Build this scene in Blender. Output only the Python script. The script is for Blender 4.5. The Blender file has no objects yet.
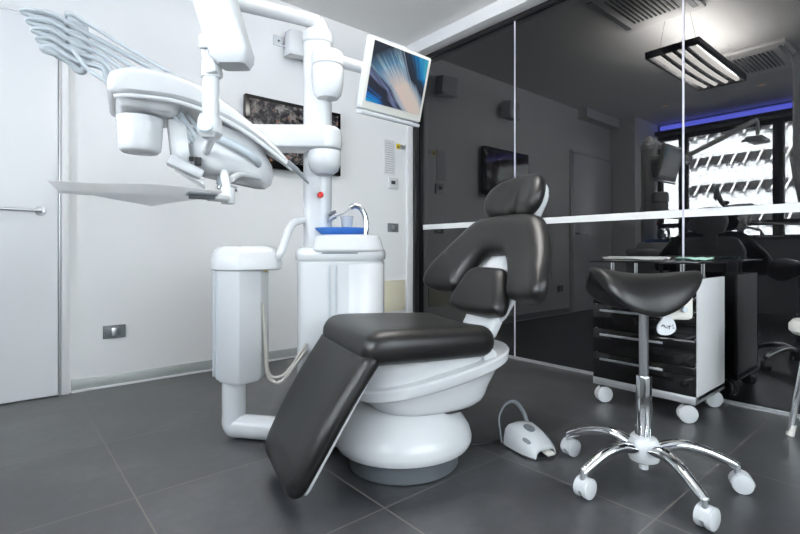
import bpy, bmesh, math, random
from mathutils import Vector, Matrix, geometry
random.seed(4)
PI = math.pi
R = math.radians
S = bpy.context.scene
COL = S.collection

# ------------------------------------------------------------------ materials
def mat(name, col, rough=.5, metal=0., spec=.5, coat=0., coat_rough=.1, emit=None, es=0., ior=1.5, alpha=1., trans=0.):
    m = bpy.data.materials.new(name); m.use_nodes = True
    b = m.node_tree.nodes['Principled BSDF']
    b.inputs['Base Color'].default_value = (*col, 1)
    b.inputs['Roughness'].default_value = rough
    b.inputs['Metallic'].default_value = metal
    b.inputs['Specular IOR Level'].default_value = spec
    b.inputs['Coat Weight'].default_value = coat
    b.inputs['Coat Roughness'].default_value = coat_rough
    b.inputs['IOR'].default_value = ior
    b.inputs['Alpha'].default_value = alpha
    b.inputs['Transmission Weight'].default_value = trans
    if emit:
        b.inputs['Emission Color'].default_value = (*emit, 1)
        b.inputs['Emission Strength'].default_value = es
    return m

class NT:
    """small helper to write node trees"""
    def __init__(s, m): s.t = m.node_tree; s.b = s.t.nodes.get('Principled BSDF')
    def n(s, typ, **kw):
        x = s.t.nodes.new(typ)
        for k, v in kw.items(): setattr(x, k, v)
        return x
    def l(s, a, b): s.t.links.new(a, b)
    def v(s, sock, val):
        if isinstance(val, (int, float)): sock.default_value = val
        else: s.l(val, sock)
    def m(s, op, a, b=0., c=None):
        x = s.n('ShaderNodeMath', operation=op); s.v(x.inputs[0], a); s.v(x.inputs[1], b)
        if c is not None: s.v(x.inputs[2], c)
        return x.outputs[0]
    def noise(s, scale, detail=3, vec=None, rough=.5):
        x = s.n('ShaderNodeTexNoise'); x.inputs['Scale'].default_value = scale; x.inputs['Detail'].default_value = detail
        x.inputs['Roughness'].default_value = rough
        if vec is not None: s.l(vec, x.inputs['Vector'])
        return x.outputs['Fac']
    def ramp(s, fac, stops, interp='LINEAR'):
        x = s.n('ShaderNodeValToRGB'); x.color_ramp.interpolation = interp
        e = x.color_ramp.elements
        while len(e) < len(stops): e.new(.5)
        for k, (p, c) in enumerate(stops): e[k].position = p; e[k].color = (*c, 1)
        s.l(fac, x.inputs[0]); return x.outputs[0]
    def bump(s, h, strength=.1, dist=.002):
        x = s.n('ShaderNodeBump'); x.inputs['Strength'].default_value = strength; x.inputs['Distance'].default_value = dist
        s.l(h, x.inputs['Height']); s.l(x.outputs[0], s.b.inputs['Normal'])
    def obj(s): return s.n('ShaderNodeTexCoord').outputs['Object']
    def sep(s, vec):
        x = s.n('ShaderNodeSeparateXYZ'); s.l(vec, x.inputs[0]); return x.outputs
    def mix(s, f, a, b):
        x = s.n('ShaderNodeMix', data_type='RGBA'); s.v(x.inputs[0], f)
        for i, q in ((6, a), (7, b)):
            if isinstance(q, tuple): x.inputs[i].default_value = (*q, 1)
            else: s.l(q, x.inputs[i])
        return x.outputs[2]

def noisy(name, c1, c2, scale, rough, bump=.0, **kw):
    m = mat(name, c1, rough, **kw); n = NT(m)
    f = n.noise(scale, 4, n.obj())
    n.l(n.mix(f, c1, c2), n.b.inputs['Base Color'])
    if bump: n.bump(n.noise(scale * 30, 2, n.obj()), bump)
    return m

WALL = noisy('wall_paint', (.86, .86, .855), (.88, .88, .875), 3, .75)
CEIL = noisy('ceiling_paint', (.80, .795, .785), (.82, .815, .805), 3, .8)
GREYPAINT = noisy('grey_paint', (.30, .30, .31), (.33, .33, .34), 4, .7)
TRIMW = noisy('white_lacquer', (.80, .80, .80), (.82, .82, .82), 6, .4)
DOORM = noisy('door_lacquer', (.88, .89, .90), (.90, .91, .92), 2, .30)
ALU = noisy('brushed_aluminium', (.60, .61, .62), (.68, .69, .70), 40, .35, metal=.8)
ALUGREY = noisy('grey_skirting', (.40, .43, .42), (.46, .48, .47), 10, .4, metal=.3)
DARKFRAME = noisy('dark_profile', (.012, .012, .013), (.02, .02, .02), 20, .3)
WINFRAME = noisy('window_frame_grey', (.045, .047, .05), (.06, .062, .066), 12, .45)
PLASTIC = noisy('white_plastic', (.63, .643, .655), (.66, .673, .685), 5, .25)
SHELLW = noisy('white_gloss_shell', (.64, .65, .66), (.67, .68, .69), 5, .22)
OFFWHITE = noisy('ivory_plastic', (.74, .72, .66), (.78, .76, .70), 8, .35)
GREYPL = noisy('pale_blue_grey_plastic', (.50, .55, .59), (.56, .61, .65), 9, .35)
MIDGREY = noisy('mid_grey_plastic', (.16, .175, .19), (.20, .215, .23), 12, .4)
DARKGREY = noisy('dark_plastic', (.03, .032, .035), (.045, .047, .05), 12, .35)
BLACK = noisy('black_rubber', (.008, .008, .008), (.014, .014, .014), 14, .45)
BLACKGLOSS = noisy('black_gloss_lacquer', (.004, .004, .004), (.006, .006, .006), 6, .06, spec=.35)
CHROME = noisy('chrome', (.80, .81, .82), (.86, .87, .88), 8, .08, metal=1.)
STEEL = noisy('satin_steel', (.55, .56, .58), (.62, .63, .65), 30, .28, metal=1.)
PLINTH = noisy('grey_plinth', (.10, .115, .125), (.13, .145, .155), 10, .4)
HOSE = noisy('hose_grey', (.42, .46, .49), (.47, .51, .54), 12, .4)
HOSEB = noisy('hose_beige', (.42, .40, .36), (.48, .46, .42), 12, .5)
RED = noisy('red_plastic', (.65, .02, .015), (.72, .03, .02), 12, .25)
PAPER = noisy('paper', (.78, .78, .78), (.82, .82, .82), 10, .8)
_t = PAPER.node_tree; _o = _t.nodes['Material Output']; _tl = _t.nodes.new('ShaderNodeBsdfTranslucent'); _tl.inputs[0].default_value = (.9, .9, .9, 1)
_mx = _t.nodes.new('ShaderNodeMixShader'); _mx.inputs[0].default_value = .60
_t.links.new(_t.nodes['Principled BSDF'].outputs[0], _mx.inputs[1]); _t.links.new(_tl.outputs[0], _mx.inputs[2]); _t.links.new(_mx.outputs[0], _o.inputs[0])
GREENC = noisy('green_cloth', (.35, .60, .50), (.42, .66, .56), 30, .8)
YELLOW = noisy('yellow_vinyl', (.85, .60, .03), (.88, .64, .05), 10, .5)
CREAM = noisy('cream_panel', (.76, .71, .54), (.80, .75, .58), 6, .5)
STRIPE = noisy('white_vinyl_stripe', (.80, .80, .80), (.84, .84, .84), 20, .5)
JOINT = noisy('pale_joint', (.55, .54, .62), (.62, .60, .68), 30, .3)
FACADE = mat('facade_white', (.8, .8, .8), .8)
BLUEBOWL = mat('blue_translucent', (.12, .38, .95), .12, trans=.55, ior=1.2)
CUPM = mat('frosted_cup', (.85, .87, .9), .25, trans=.55, ior=1.2)
GLOW = mat('lamp_tube', (.8, .8, .8), .5, emit=(1, .96, .90), es=10.)
UPGLOW = mat('lamp_upper_diffuser', (.8, .8, .8), .5, emit=(1, .97, .93), es=48.)
WARMGLOW = mat('downlight_glow', (.8, .6, .4), .5, emit=(1, .55, .25), es=5.)
BLUEGLOW = mat('blue_led_strip', (.05, .05, .3), .5, emit=(.15, .18, 1.), es=10.)

def leather(name, c):
    m = mat(name, c, .38, spec=.5); n = NT(m)
    o = n.obj()
    f = n.noise(6, 3, o)
    n.l(n.m('ADD', n.m('MULTIPLY', f, .04), .355), n.b.inputs['Roughness'])
    return m
LEATHER = leather('black_leather', (.0075, .007, .0068))

def glass_wall():
    m = mat('smoked_glass', (.004, .004, .0045), .0, ior=1.52); NT(m).b.inputs['Specular IOR Level'].default_value = .70
    return m
SMOKED = glass_wall()

def thin_glass():
    m = bpy.data.materials.new('window_glass'); m.use_nodes = True; t = m.node_tree; t.nodes.clear()
    o = t.nodes.new('ShaderNodeOutputMaterial'); mx = t.nodes.new('ShaderNodeMixShader')
    tr = t.nodes.new('ShaderNodeBsdfTransparent'); gl = t.nodes.new('ShaderNodeBsdfGlossy'); gl.inputs['Roughness'].default_value = 0
    tr.inputs[0].default_value = (.94, .96, .96, 1)
    fr = t.nodes.new('ShaderNodeFresnel'); fr.inputs[0].default_value = 1.5
    t.links.new(fr.outputs[0], mx.inputs[0]); t.links.new(tr.outputs[0], mx.inputs[1]); t.links.new(gl.outputs[0], mx.inputs[2])
    t.links.new(mx.outputs[0], o.inputs[0]); return m
GLASS = thin_glass()

def floor_mat():
    m = mat('slate_tile', (.05, .052, .056), .4, spec=.9); n = NT(m)
    o = n.obj(); x, y, z = n.sep(o)
    def line(c, off, pitch, w):
        q = n.m('DIVIDE', n.m('SUBTRACT', c, off - w / 2), pitch)
        return n.m('LESS_THAN', n.m('FRACT', n.m('ADD', q, 50)), w / pitch)
    lx = line(x, .372, .618, .006); ly = line(y, 1.245, .611, .005)
    g = n.m('MAXIMUM', lx, ly)
    # tile to tile tone
    ix = n.m('FLOOR', n.m('DIVIDE', n.m('SUBTRACT', x, .372), .618)); iy = n.m('FLOOR', n.m('DIVIDE', n.m('SUBTRACT', y, 1.245), .611))
    wn = n.n('ShaderNodeTexWhiteNoise', noise_dimensions='2D')
    cb = n.n('ShaderNodeCombineXYZ'); n.l(ix, cb.inputs[0]); n.l(iy, cb.inputs[1]); n.l(cb.outputs[0], wn.inputs['Vector'])
    big = n.noise(2.6, 5, o, .6); fine = n.noise(26, 4, o, .6)
    t = n.m('ADD', n.m('MULTIPLY', big, .75), n.m('ADD', n.m('MULTIPLY', fine, .22), n.m('ADD', .04, n.m('MULTIPLY', wn.outputs['Value'], .12))))
    c = n.ramp(t, [(.34, (.024, .025, .0275)), (.58, (.050, .052, .056)), (.78, (.092, .094, .099))])
    n.l(n.mix(g, c, (.19, .178, .16)), n.b.inputs['Base Color'])
    n.l(n.m('ADD', n.m('MULTIPLY', big, .06), n.m('ADD', n.m('MULTIPLY', g, .3), .285)), n.b.inputs['Roughness'])
    h = n.m('SUBTRACT', 1., g)
    return m
FLOOR = floor_mat()

def facade_mat():
    m = FACADE; n = NT(m); x, y, z = n.sep(n.obj())
    l = n.m('LESS_THAN', n.m('FRACT', n.m('MULTIPLY', z, 8.)), .10)
    v = n.m('LESS_THAN', n.m('FRACT', n.m('MULTIPLY', n.m('ADD', y, 50), 1.15)), .012)
    n.l(n.mix(n.m('MAXIMUM', l, v), (.82, .83, .85), (.42, .43, .46)), n.b.inputs['Base Color'])
facade_mat()

def screen_mat():
    """abstract desktop picture: cream fan of light streaks over black, blue and teal"""
    m = mat('monitor_picture', (.01, .01, .01), .25); n = NT(m)
    a, u, v = n.sep(n.obj())          # local x = normal, y = across, z = up; picture spans u,v in +-1 after scaling
    U = n.m('MULTIPLY', u, -1 / .185); V = n.m('MULTIPLY', v, 1 / .140)
    X = n.m('SUBTRACT', U, 1.2); Y = n.m('ADD', V, 1.5)
    th = n.m('MULTIPLY', n.m('ARCTAN2', Y, X), 180 / PI); r = n.m('SQRT', n.m('ADD', n.m('MULTIPLY', X, X), n.m('MULTIPLY', Y, Y)))
    cb = n.n('ShaderNodeCombineXYZ'); n.l(n.m('MULTIPLY', th, .55), cb.inputs[0]); n.l(n.m('MULTIPLY', r, .5), cb.inputs[1])
    st = n.noise(1.0, 3, cb.outputs[0])
    wd = n.m('ADD', 11.5, n.m('MULTIPLY', n.m('MAXIMUM', n.m('SUBTRACT', 1.9, r), 0.), 12.8))
    d = n.m('DIVIDE', n.m('SUBTRACT', th, n.m('ADD', 123., n.m('MULTIPLY', r, 2.8))), wd)
    d = n.m('ADD', d, n.m('MULTIPLY', n.m('SUBTRACT', st, .5), n.m('MULTIPLY', n.m('MAXIMUM', n.m('SUBTRACT', r, .9), 0.), .9)))
    f = n.m('MULTIPLY', n.m('ADD', d, 3.2), 1 / 6.4)
    c = n.ramp(f, [(.02, (.10, .55, .55)), (.13, (.0, .20, .50)), (.22, (.012, .03, .06)), (.31, (.015, .018, .03)), (.352, (.22, .30, .40)), (.41, (.62, .55, .50)),
                   (.57, (.66, .54, .49)), (.62, (.36, .42, .52)), (.66, (.02, .025, .06)), (.695, (.16, .20, .36)), (.735, (.012, .014, .03)), (.83, (.012, .02, .05)),
                   (.90, (.0, .14, .50)), (.99, (.02, .42, .70))])
    k = n.n('ShaderNodeClamp'); n.l(n.m('MULTIPLY', n.m('SUBTRACT', r, 1.75), 1.3), k.inputs[0])
    fan = n.m('MULTIPLY', k.outputs[0], n.m('LESS_THAN', n.m('ABSOLUTE', n.m('SUBTRACT', f, .50)), .15))
    k2 = n.n('ShaderNodeClamp'); n.l(n.m('MULTIPLY', n.m('SUBTRACT', r, 2.45), 1.9), k2.inputs[0])
    blue = n.mix(k2.outputs[0], n.mix(n.m('GREATER_THAN', st, .5), (.10, .24, .40), (.30, .48, .60)), (.015, .02, .035))
    c2 = n.mix(fan, c, blue)
    n.l(c2, n.b.inputs['Emission Color']); n.b.inputs['Emission Strength'].default_value = 1.0
    return m
SCREEN = screen_mat()

def tv_mat():
    m = mat('television_picture', (.01, .01, .012), .06); n = NT(m); o = n.obj()
    f = n.noise(13, 6, o, .75); g = n.noise(14, 3, o)
    c = n.ramp(f, [(.34, (.004, .005, .006)), (.46, (.02, .02, .025)), (.54, (.16, .15, .14)), (.60, (.40, .38, .36)), (.68, (.05, .04, .04))])
    c = n.mix(n.m('MULTIPLY', n.m('GREATER_THAN', n.noise(26, 2, o), .66), .8), c, (.42, .13, .04))
    n.l(c, n.b.inputs['Emission Color']); n.b.inputs['Emission Strength'].default_value = .75
    return m
TVSCREEN = tv_mat()

def notice_mat():
    m = mat('printed_notice', (.75, .75, .75), .35); n = NT(m); x, y, z = n.sep(n.obj())
    row = n.m('LESS_THAN', n.m('FRACT', n.m('MULTIPLY', z, 48.)), .45)
    cb = n.n('ShaderNodeCombineXYZ'); n.l(n.m('MULTIPLY', x, 120.), cb.inputs[0]); n.l(n.m('FLOOR', n.m('MULTIPLY', z, 48.)), cb.inputs[2])
    w = n.m('GREATER_THAN', n.noise(1.0, 1, cb.outputs[0]), .42)
    inx = n.m('LESS_THAN', n.m('ABSOLUTE', x), .052); inz = n.m('LESS_THAN', n.m('ABSOLUTE', z), .15)
    ink = n.m('MULTIPLY', n.m('MULTIPLY', row, w), n.m('MULTIPLY', inx, inz))
    n.l(n.mix(n.m('MULTIPLY', ink, .65), (.74, .74, .75), (.25, .25, .27)), n.b.inputs['Base Color'])
    return m
NOTICE = notice_mat()

# ------------------------------------------------------------------ mesh helpers
class MB:
    def __init__(s): s.bm = bmesh.new()
    def _rot(s, vs, rot, loc):
        M = Matrix.Translation(Vector(loc))
        if rot is not None:
            M = M @ (rot if isinstance(rot, Matrix) else Matrix.Rotation(rot, 4, 'Z'))
        bmesh.ops.transform(s.bm, matrix=M, verts=vs)
    def box(s, c, d, bev=0., rot=None, seg=2):
        r = bmesh.ops.create_cube(s.bm, size=1); vs = r['verts']
        bmesh.ops.scale(s.bm, vec=Vector(d), verts=vs)
        if bev:
            es = list({e for v in vs for e in v.link_edges})
            rr = bmesh.ops.bevel(s.bm, geom=es, offset=bev, segments=seg, profile=.5, affect='EDGES')
            vs = list({v for v in rr['verts']} | {v for v in vs if v.is_valid})
            fs = rr['faces']; vs = list({v for v in vs} | {v for f in fs for v in f.verts})
        s._rot(vs, rot, c); return s
    def loft(s, rings, cap=True, closed=True):
        rs = [[s.bm.verts.new(Vector(p)) for p in r] for r in rings]
        n = len(rs[0])
        for a, b in zip(rs[:-1], rs[1:]):
            for i in range(n if closed else n - 1):
                j = (i + 1) % n
                try: s.bm.faces.new((a[i], a[j], b[j], b[i]))
                except ValueError: pass
        if cap:
            for r in (rs[0], rs[-1]):
                try: s.bm.faces.new(r)
                except ValueError: pass
        return s
    def cyl(s, p0, p1, r0, r1=None, seg=24, bev=0.):
        p0, p1 = Vector(p0), Vector(p1); r1 = r0 if r1 is None else r1
        d = (p1 - p0); L = d.length; d.normalize()
        a = d.orthogonal().normalized(); b = d.cross(a)
        st = [(0, r0), (L, r1)]
        if bev: st = [(0, r0 - bev), (bev * .3, r0 - bev * .3), (bev, r0), (L - bev, r1), (L - bev * .3, r1 - bev * .3), (L, r1 - bev)]
        return s.loft([[p0 + d * h + (a * math.cos(2 * PI * k / seg) + b * math.sin(2 * PI * k / seg)) * r for k in range(seg)] for h, r in st])
    def tube(s, pts, r, seg=12, sub=6, flat=1., smooth=True):
        P = [Vector(p) for p in pts]
        rad = r if isinstance(r, (list, tuple)) else [r] * len(P)
        Q, RR = [], []
        if smooth and len(P) > 2:
            for i in range(len(P) - 1):
                p0, p1, p2, p3 = P[max(i - 1, 0)], P[i], P[i + 1], P[min(i + 2, len(P) - 1)]
                for k in range(sub):
                    t = k / sub
                    Q.append(.5 * ((2 * p1) + (p2 - p0) * t + (2 * p0 - 5 * p1 + 4 * p2 - p3) * t * t + (3 * p1 - p0 - 3 * p2 + p3) * t ** 3))
                    RR.append(rad[i] * (1 - t) + rad[i + 1] * t)
            Q.append(P[-1]); RR.append(rad[-1])
        else: Q, RR = P, rad
        T = [(Q[min(i + 1, len(Q) - 1)] - Q[max(i - 1, 0)]).normalized() for i in range(len(Q))]
        a = T[0].orthogonal().normalized()
        if abs(T[0].z) < .9: a = (Vector((0, 0, 1)) - T[0] * T[0].z).normalized()
        rings = []
        for q, t, rr in zip(Q, T, RR):
            a = (a - t * a.dot(t)).normalized(); b = t.cross(a)
            rings.append([q + a * (math.cos(2 * PI * k / seg) * rr) + b * (math.sin(2 * PI * k / seg) * rr * flat) for k in range(seg)])
        return s.loft(rings)
    def lathe(s, prof, c=(0, 0), sx=1., sy=1., seg=48):
        return s.loft([[(c[0] + sx * r * math.cos(2 * PI * k / seg), c[1] + sy * r * math.sin(2 * PI * k / seg), z) for k in range(seg)] for r, z in prof])
    def stack(s, outline, levels):
        """outline (x,y) list, counter-clockwise; levels (z, inset)"""
        return s.loft([[(x, y, z) for x, y in inset(outline, d)] for z, d in levels])
    def ball(s, c, r, sc=(1, 1, 1), seg=20):
        q = bmesh.ops.create_uvsphere(s.bm, u_segments=seg, v_segments=seg // 2, radius=r)
        bmesh.ops.scale(s.bm, vec=Vector(sc), verts=q['verts']); s._rot(q['verts'], None, c); return s
    def build(s, name, m, parent=None, ang=38, loc=None):
        bmesh.ops.remove_doubles(s.bm, verts=s.bm.verts, dist=1e-5)
        bmesh.ops.recalc_face_normals(s.bm, faces=s.bm.faces)
        me = bpy.data.meshes.new(name); s.bm.to_mesh(me); s.bm.free()
        for p in me.polygons: p.use_smooth = True
        me.set_sharp_from_angle(angle=R(ang))
        me.materials.append(m)
        o = bpy.data.objects.new(name, me); COL.objects.link(o)
        if parent is not None: o.parent = parent
        if loc: o.location = loc
        return o

def inset(o, d):
    n = len(o); res = []
    for i in range(n):
        a, b, c = Vector(o[i - 1]), Vector(o[i]), Vector(o[(i + 1) % n])
        e1 = (b - a).normalized(); e2 = (c - b).normalized()
        n1 = Vector((-e1.y, e1.x)); n2 = Vector((-e2.y, e2.x)); nn = (n1 + n2)
        nn = nn / max(.3, 1 + n1.dot(n2))
        res.append(tuple(b + nn * d))
    return res

def rpoly(pts, rad, seg=5):
    """polygon with rounded corners; rad a number or one per corner"""
    n = len(pts); out = []
    for i in range(n):
        a, b, c = Vector(pts[i - 1]), Vector(pts[i]), Vector(pts[(i + 1) % n])
        r = rad[i] if isinstance(rad, (list, tuple)) else rad
        d1, d2 = (a - b), (c - b); t = min(r, d1.length * .49, d2.length * .49)
        p, q = b + d1.normalized() * t, b + d2.normalized() * t
        for k in range(seg + 1):
            u = k / seg
            out.append(tuple(p * (1 - u) ** 2 + b * 2 * u * (1 - u) + q * u * u))
    return out

def resample(o, step):
    out = []
    for i in range(len(o)):
        a, b = Vector(o[i]), Vector(o[(i + 1) % len(o)]); L = (b - a).length
        if L < 1e-6: continue
        k = max(1, round(L / step))
        for j in range(k): out.append(a + (b - a) * (j / k))
    return out

def cushion(outline, rad, top, bot, fn, name, m, parent, grid=.02, crown=0.):
    """upholstered pad of any outline with rolled edges; fn(a, b, n) places it"""
    if sum(outline[i][0] * outline[(i + 1) % len(outline)][1] - outline[(i + 1) % len(outline)][0] * outline[i][1] for i in range(len(outline))) < 0:
        outline = outline[::-1]
    B = resample(outline, .012); nb = len(B)
    def dist(p):
        best = 9
        for i in range(nb):
            a, b = B[i], B[(i + 1) % nb]; ab = b - a
            t = max(0, min(1, (p - a).dot(ab) / max(ab.length_squared, 1e-12)))
            best = min(best, (p - a - ab * t).length_squared)
        return math.sqrt(best)
    def inside(p):
        c = False
        for i in range(nb):
            a, b = B[i], B[(i + 1) % nb]
            if (a.y > p.y) != (b.y > p.y) and p.x < (b.x - a.x) * (p.y - a.y) / (b.y - a.y) + a.x: c = not c
        return c
    pts = list(B)
    for th in (20, 38, 55, 72, 90):
        d = rad * (1 - math.cos(R(th)))
        ins = inset([tuple(b) for b in B], d)
        for k, q in enumerate(ins):
            q = Vector(q)
            if inside(q) and dist(q) > d * .97 and (th < 50 or k % 2 == 0): pts.append(q)
    xs = [b.x for b in B]; ys = [b.y for b in B]
    y = min(ys); row = 0
    while y < max(ys):
        x = min(xs) + (grid / 2 if row % 2 else 0)
        while x < max(xs):
            q = Vector((x, y))
            if inside(q) and dist(q) > rad * 1.05: pts.append(q)
            x += grid
        y += grid * .87; row += 1
    r = geometry.delaunay_2d_cdt(pts, [(i, (i + 1) % nb) for i in range(nb)], [], 1, 1e-5)
    V, F = r[0], r[2]
    D = [dist(v) for v in V]
    mb = MB(); up, dn = [], []
    for v, d in zip(V, D):
        k = 1 - min(d / rad, 1); h = math.sqrt(max(0, 1 - k * k))
        c = crown * (1 - (1 - min(d / (rad * 3), 1)) ** 2)
        if d < 1e-5:
            q = mb.bm.verts.new(Vector(fn(v.x, v.y, 0))); up.append(q); dn.append(q)
        else:
            up.append(mb.bm.verts.new(Vector(fn(v.x, v.y, top * h + c)))); dn.append(mb.bm.verts.new(Vector(fn(v.x, v.y, -bot * h))))
    for f in F:
        for L, rev in ((up, False), (dn, True)):
            q = [L[i] for i in f]
            if rev: q.reverse()
            try: mb.bm.faces.new(q)
            except ValueError: pass
    return mb.build(name, m, parent, ang=80)

def ell(a, b, n=2., seg=48, c=(0, 0)):
    o = []
    for k in range(seg):
        t = 2 * PI * k / seg; x, y = math.cos(t), math.sin(t)
        o.append((c[0] + a * math.copysign(abs(x) ** (2 / n), x), c[1] + b * math.copysign(abs(y) ** (2 / n), y)))
    return o

# ------------------------------------------------------------------ things
def tag(o, label=None, cat=None, group=None, kind=None):
    if label: o['label'] = label
    if cat: o['category'] = cat
    if group: o['group'] = group
    if kind: o['kind'] = kind
    return o
def empty(name, loc, rz=0., label=None, cat=None, group=None):
    o = bpy.data.objects.new(name, None); COL.objects.link(o)
    o.location = loc; o.rotation_euler = (0, 0, rz); o.empty_display_size = .1
    return tag(o, label, cat, group)
def struct(name, mb, m, parent=None):
    o = mb.build(name, m, parent)
    if parent is None: o['kind'] = 'structure'
    return o
def copy_tree(o, parent=None):
    c = o.copy(); COL.objects.link(c)
    if parent is not None: c.parent = parent
    for ch in [q for q in bpy.data.objects if q.parent == o]: copy_tree(ch, c)
    return c

# ================================================================== SETTING
XG, YB, XL, YF, ZC = 3.16, 3.47, -1.63, -2.5, 2.82
struct('floor', MB().box((.8, .5, -.05), (5.3, 6.5, .1)), FLOOR)
struct('ceiling', MB().box((.8, .5, ZC + .1), (5.3, 6.5, .2)), CEIL)
struct('wall_back', MB().box((.8, YB + .1, 1.45), (5.3, .2, 3.1)), WALL)
struct('wall_front', MB().box((.8, YF - .1, .45), (5.3, .2, .9)).box((.8, YF - .1, 2.80), (5.3, .2, .4)).box((-1.45, YF - .1, 1.75), (.80, .2, 1.7)).box((3.05, YF - .1, 1.75), (.8, .2, 1.7)), WALL)
mb = MB()
for x in (-1.02, .18, 1.40, 2.62): mb.box((x, YF - .05, 1.75), (.06, .10, 1.70), .004)
for z in (.93, 2.57): mb.box((.80, YF - .05, z), (3.7, .098, .06), .004)
wn = struct('window_6', mb, WINFRAME)
MB().box((.80, YF - .06, 1.75), (3.62, .006, 1.6)).build('pane', GLASS, wn)
struct('wall_right', MB().box((XG + .01, .5, 1.355), (.02, 6.0, 2.71)), SMOKED)
struct('wall_right_sun_block', MB().box((XG + .14, .5, 1.45), (.2, 6.3, 3.1)), DARKFRAME)  # unseen slab added behind the glass to keep the sun from leaking in
# soffit above the smoked glass, frames round it
struct('trim_1', MB().box((XG - .075, .48, 2.765), (.15, 5.96, .11), .004), TRIMW)
struct('trim_2', MB().box((XG - .014, .48, 2.697), (.028, 5.9, .026), .002).box((XG - .034, .48, 2.703), (.008, 5.9, .014), .001), DARKFRAME)
struct('trim_3', MB().box((3.06, YB - .008, 1.35), (.075, .016, 2.70), .003), TRIMW)
struct('trim_4', MB().box((3.13, YB - .02, 1.35), (.058, .04, 2.70), .003), DARKFRAME)
struct('trim_5', MB().box((XG - .006, .46, .007), (.012, 5.9, .014), .002).box((XG - .03, .46, .003), (.006, 5.9, .006)), ALU)
mb = MB()
for y in (2.306, 1.085, -.135, -1.355): mb.box((XG - .002, y, 1.35), (.004, .011, 2.69))
struct('trim_6', mb, JOINT)
struct('trim_7', MB().box((XG - .0015, .45, 1.08), (.003, 5.85, .046)), STRIPE)
# skirting
struct('baseboard_back', MB().box((1.69, YB - .006, .038), (2.68, .012, .076), .002), ALUGREY)
struct('trim_8', MB().box((1.69, YB - .009, .007), (2.68, .018, .014), .002), TRIMW)
# door in the back wall
d = struct('door_1', MB().box((-.27, YB - .012, 1.10), (1.105, .024, 2.185), .004), DOORM)
MB().box((.290, YB - .014, 1.10), (.008, .028, 2.2), .001).box((-.83, YB - .016, 1.115), (.02, .032, 2.23), .003).box((-.27, YB - .014, 2.197), (1.12, .028, .010), .001).build('edge_profile', ALU, d)
MB().box((.318, YB - .012, 1.115), (.040, .024, 2.23), .003).box((-.26, YB - .012, 2.222), (1.16, .024, .036), .003).build('door_frame', TRIMW, d)
h = MB().cyl((.20, YB - .024, 1.085), (.20, YB - .034, 1.085), .027, bev=.003).tube([(.20, YB - .034, 1.085), (.20, YB - .075, 1.085), (.17, YB - .08, 1.085), (.0, YB - .08, 1.087)], .0095, smooth=False).build('door_handle', STEEL, d)
# column and beam in the far left corner
struct('wall_column', MB().box((-1.23, 3.285, 1.42), (.80, .37, 2.84)), WALL)
struct('trim_9', MB().box((-.75, 3.40, 2.755), (1.76, .14, .13)), WALL)
# window wall: sill wall, lintel, piers
ys = [3.10, 2.74, 1.585, .43, -.725, -1.88]
mb = MB().box((XL - .11, .5, .50), (.22, 6.3, 1.0)).box((XL - .11, .5, 2.80), (.22, 6.3, .36)).box((XL - .11, 3.40, 1.8), (.22, .62, 1.7)).box((XL - .11, -2.30, 1.8), (.22, .84, 1.7))
struct('wall_left', mb, GREYPAINT)
for i in range(5):
    y1, y0 = ys[i], ys[i + 1]; yc, w = (y0 + y1) / 2, y1 - y0
    mb = MB()
    for y in (y0 + .03, y1 - .03): mb.box((XL - .05, y, 1.81), (.10, .06, 1.62), .004)
    for z in (1.03, 1.235, 2.59): mb.box((XL - .05, yc, z), (.098, w, .07), .004)
    wn = struct('window_%d' % (i + 1), mb, WINFRAME)
    MB().box((XL - .06, yc, 1.81), (.006, w - .11, 1.52)).build('pane', GLASS, wn)
# ledge lamp along the window head
struct('trim_10', MB().box((XL + .09, .3, 2.635), (.18, 5.55, .02), .003).box((XL + .175, .3, 2.655), (.012, 5.55, .05), .003), WINFRAME)
tag(MB().box((XL + .02, .5, 2.73), (.03, 5.1, .11), .006).build('light_strip', BLUEGLOW), 'blue glowing light strip along the head of the window wall', 'light')

# outdoors
struct('ground_outside', MB().box((-7, 1, -.16), (10.3, 24, .1)), TRIMW)
struct('building_facade', MB().box((-10.2, 1.5, 2.4), (.4, 15, 5.0)), FACADE)
for i, z in enumerate((1.75, 2.70, 3.52, 4.36)):
    t = empty('sunshade', (-10.0, 2.2, z), 0, 'row of dark awning brackets on the pale building outside, %s' % ('lowest row', 'second row from the bottom', 'second row from the top', 'topmost row')[i], 'awning', 'awning rows outside the windows')
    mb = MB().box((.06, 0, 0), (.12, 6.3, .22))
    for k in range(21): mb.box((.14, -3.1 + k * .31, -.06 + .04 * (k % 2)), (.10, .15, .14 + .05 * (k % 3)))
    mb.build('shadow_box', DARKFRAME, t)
    mb = MB()
    for k in range(20): mb.box((.22, -2.95 + k * .31, 0), (.03, .05, .42), rot=Matrix.Rotation(R(24), 4, 'X'))
    mb.build('strut', TRIMW, t)

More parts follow.
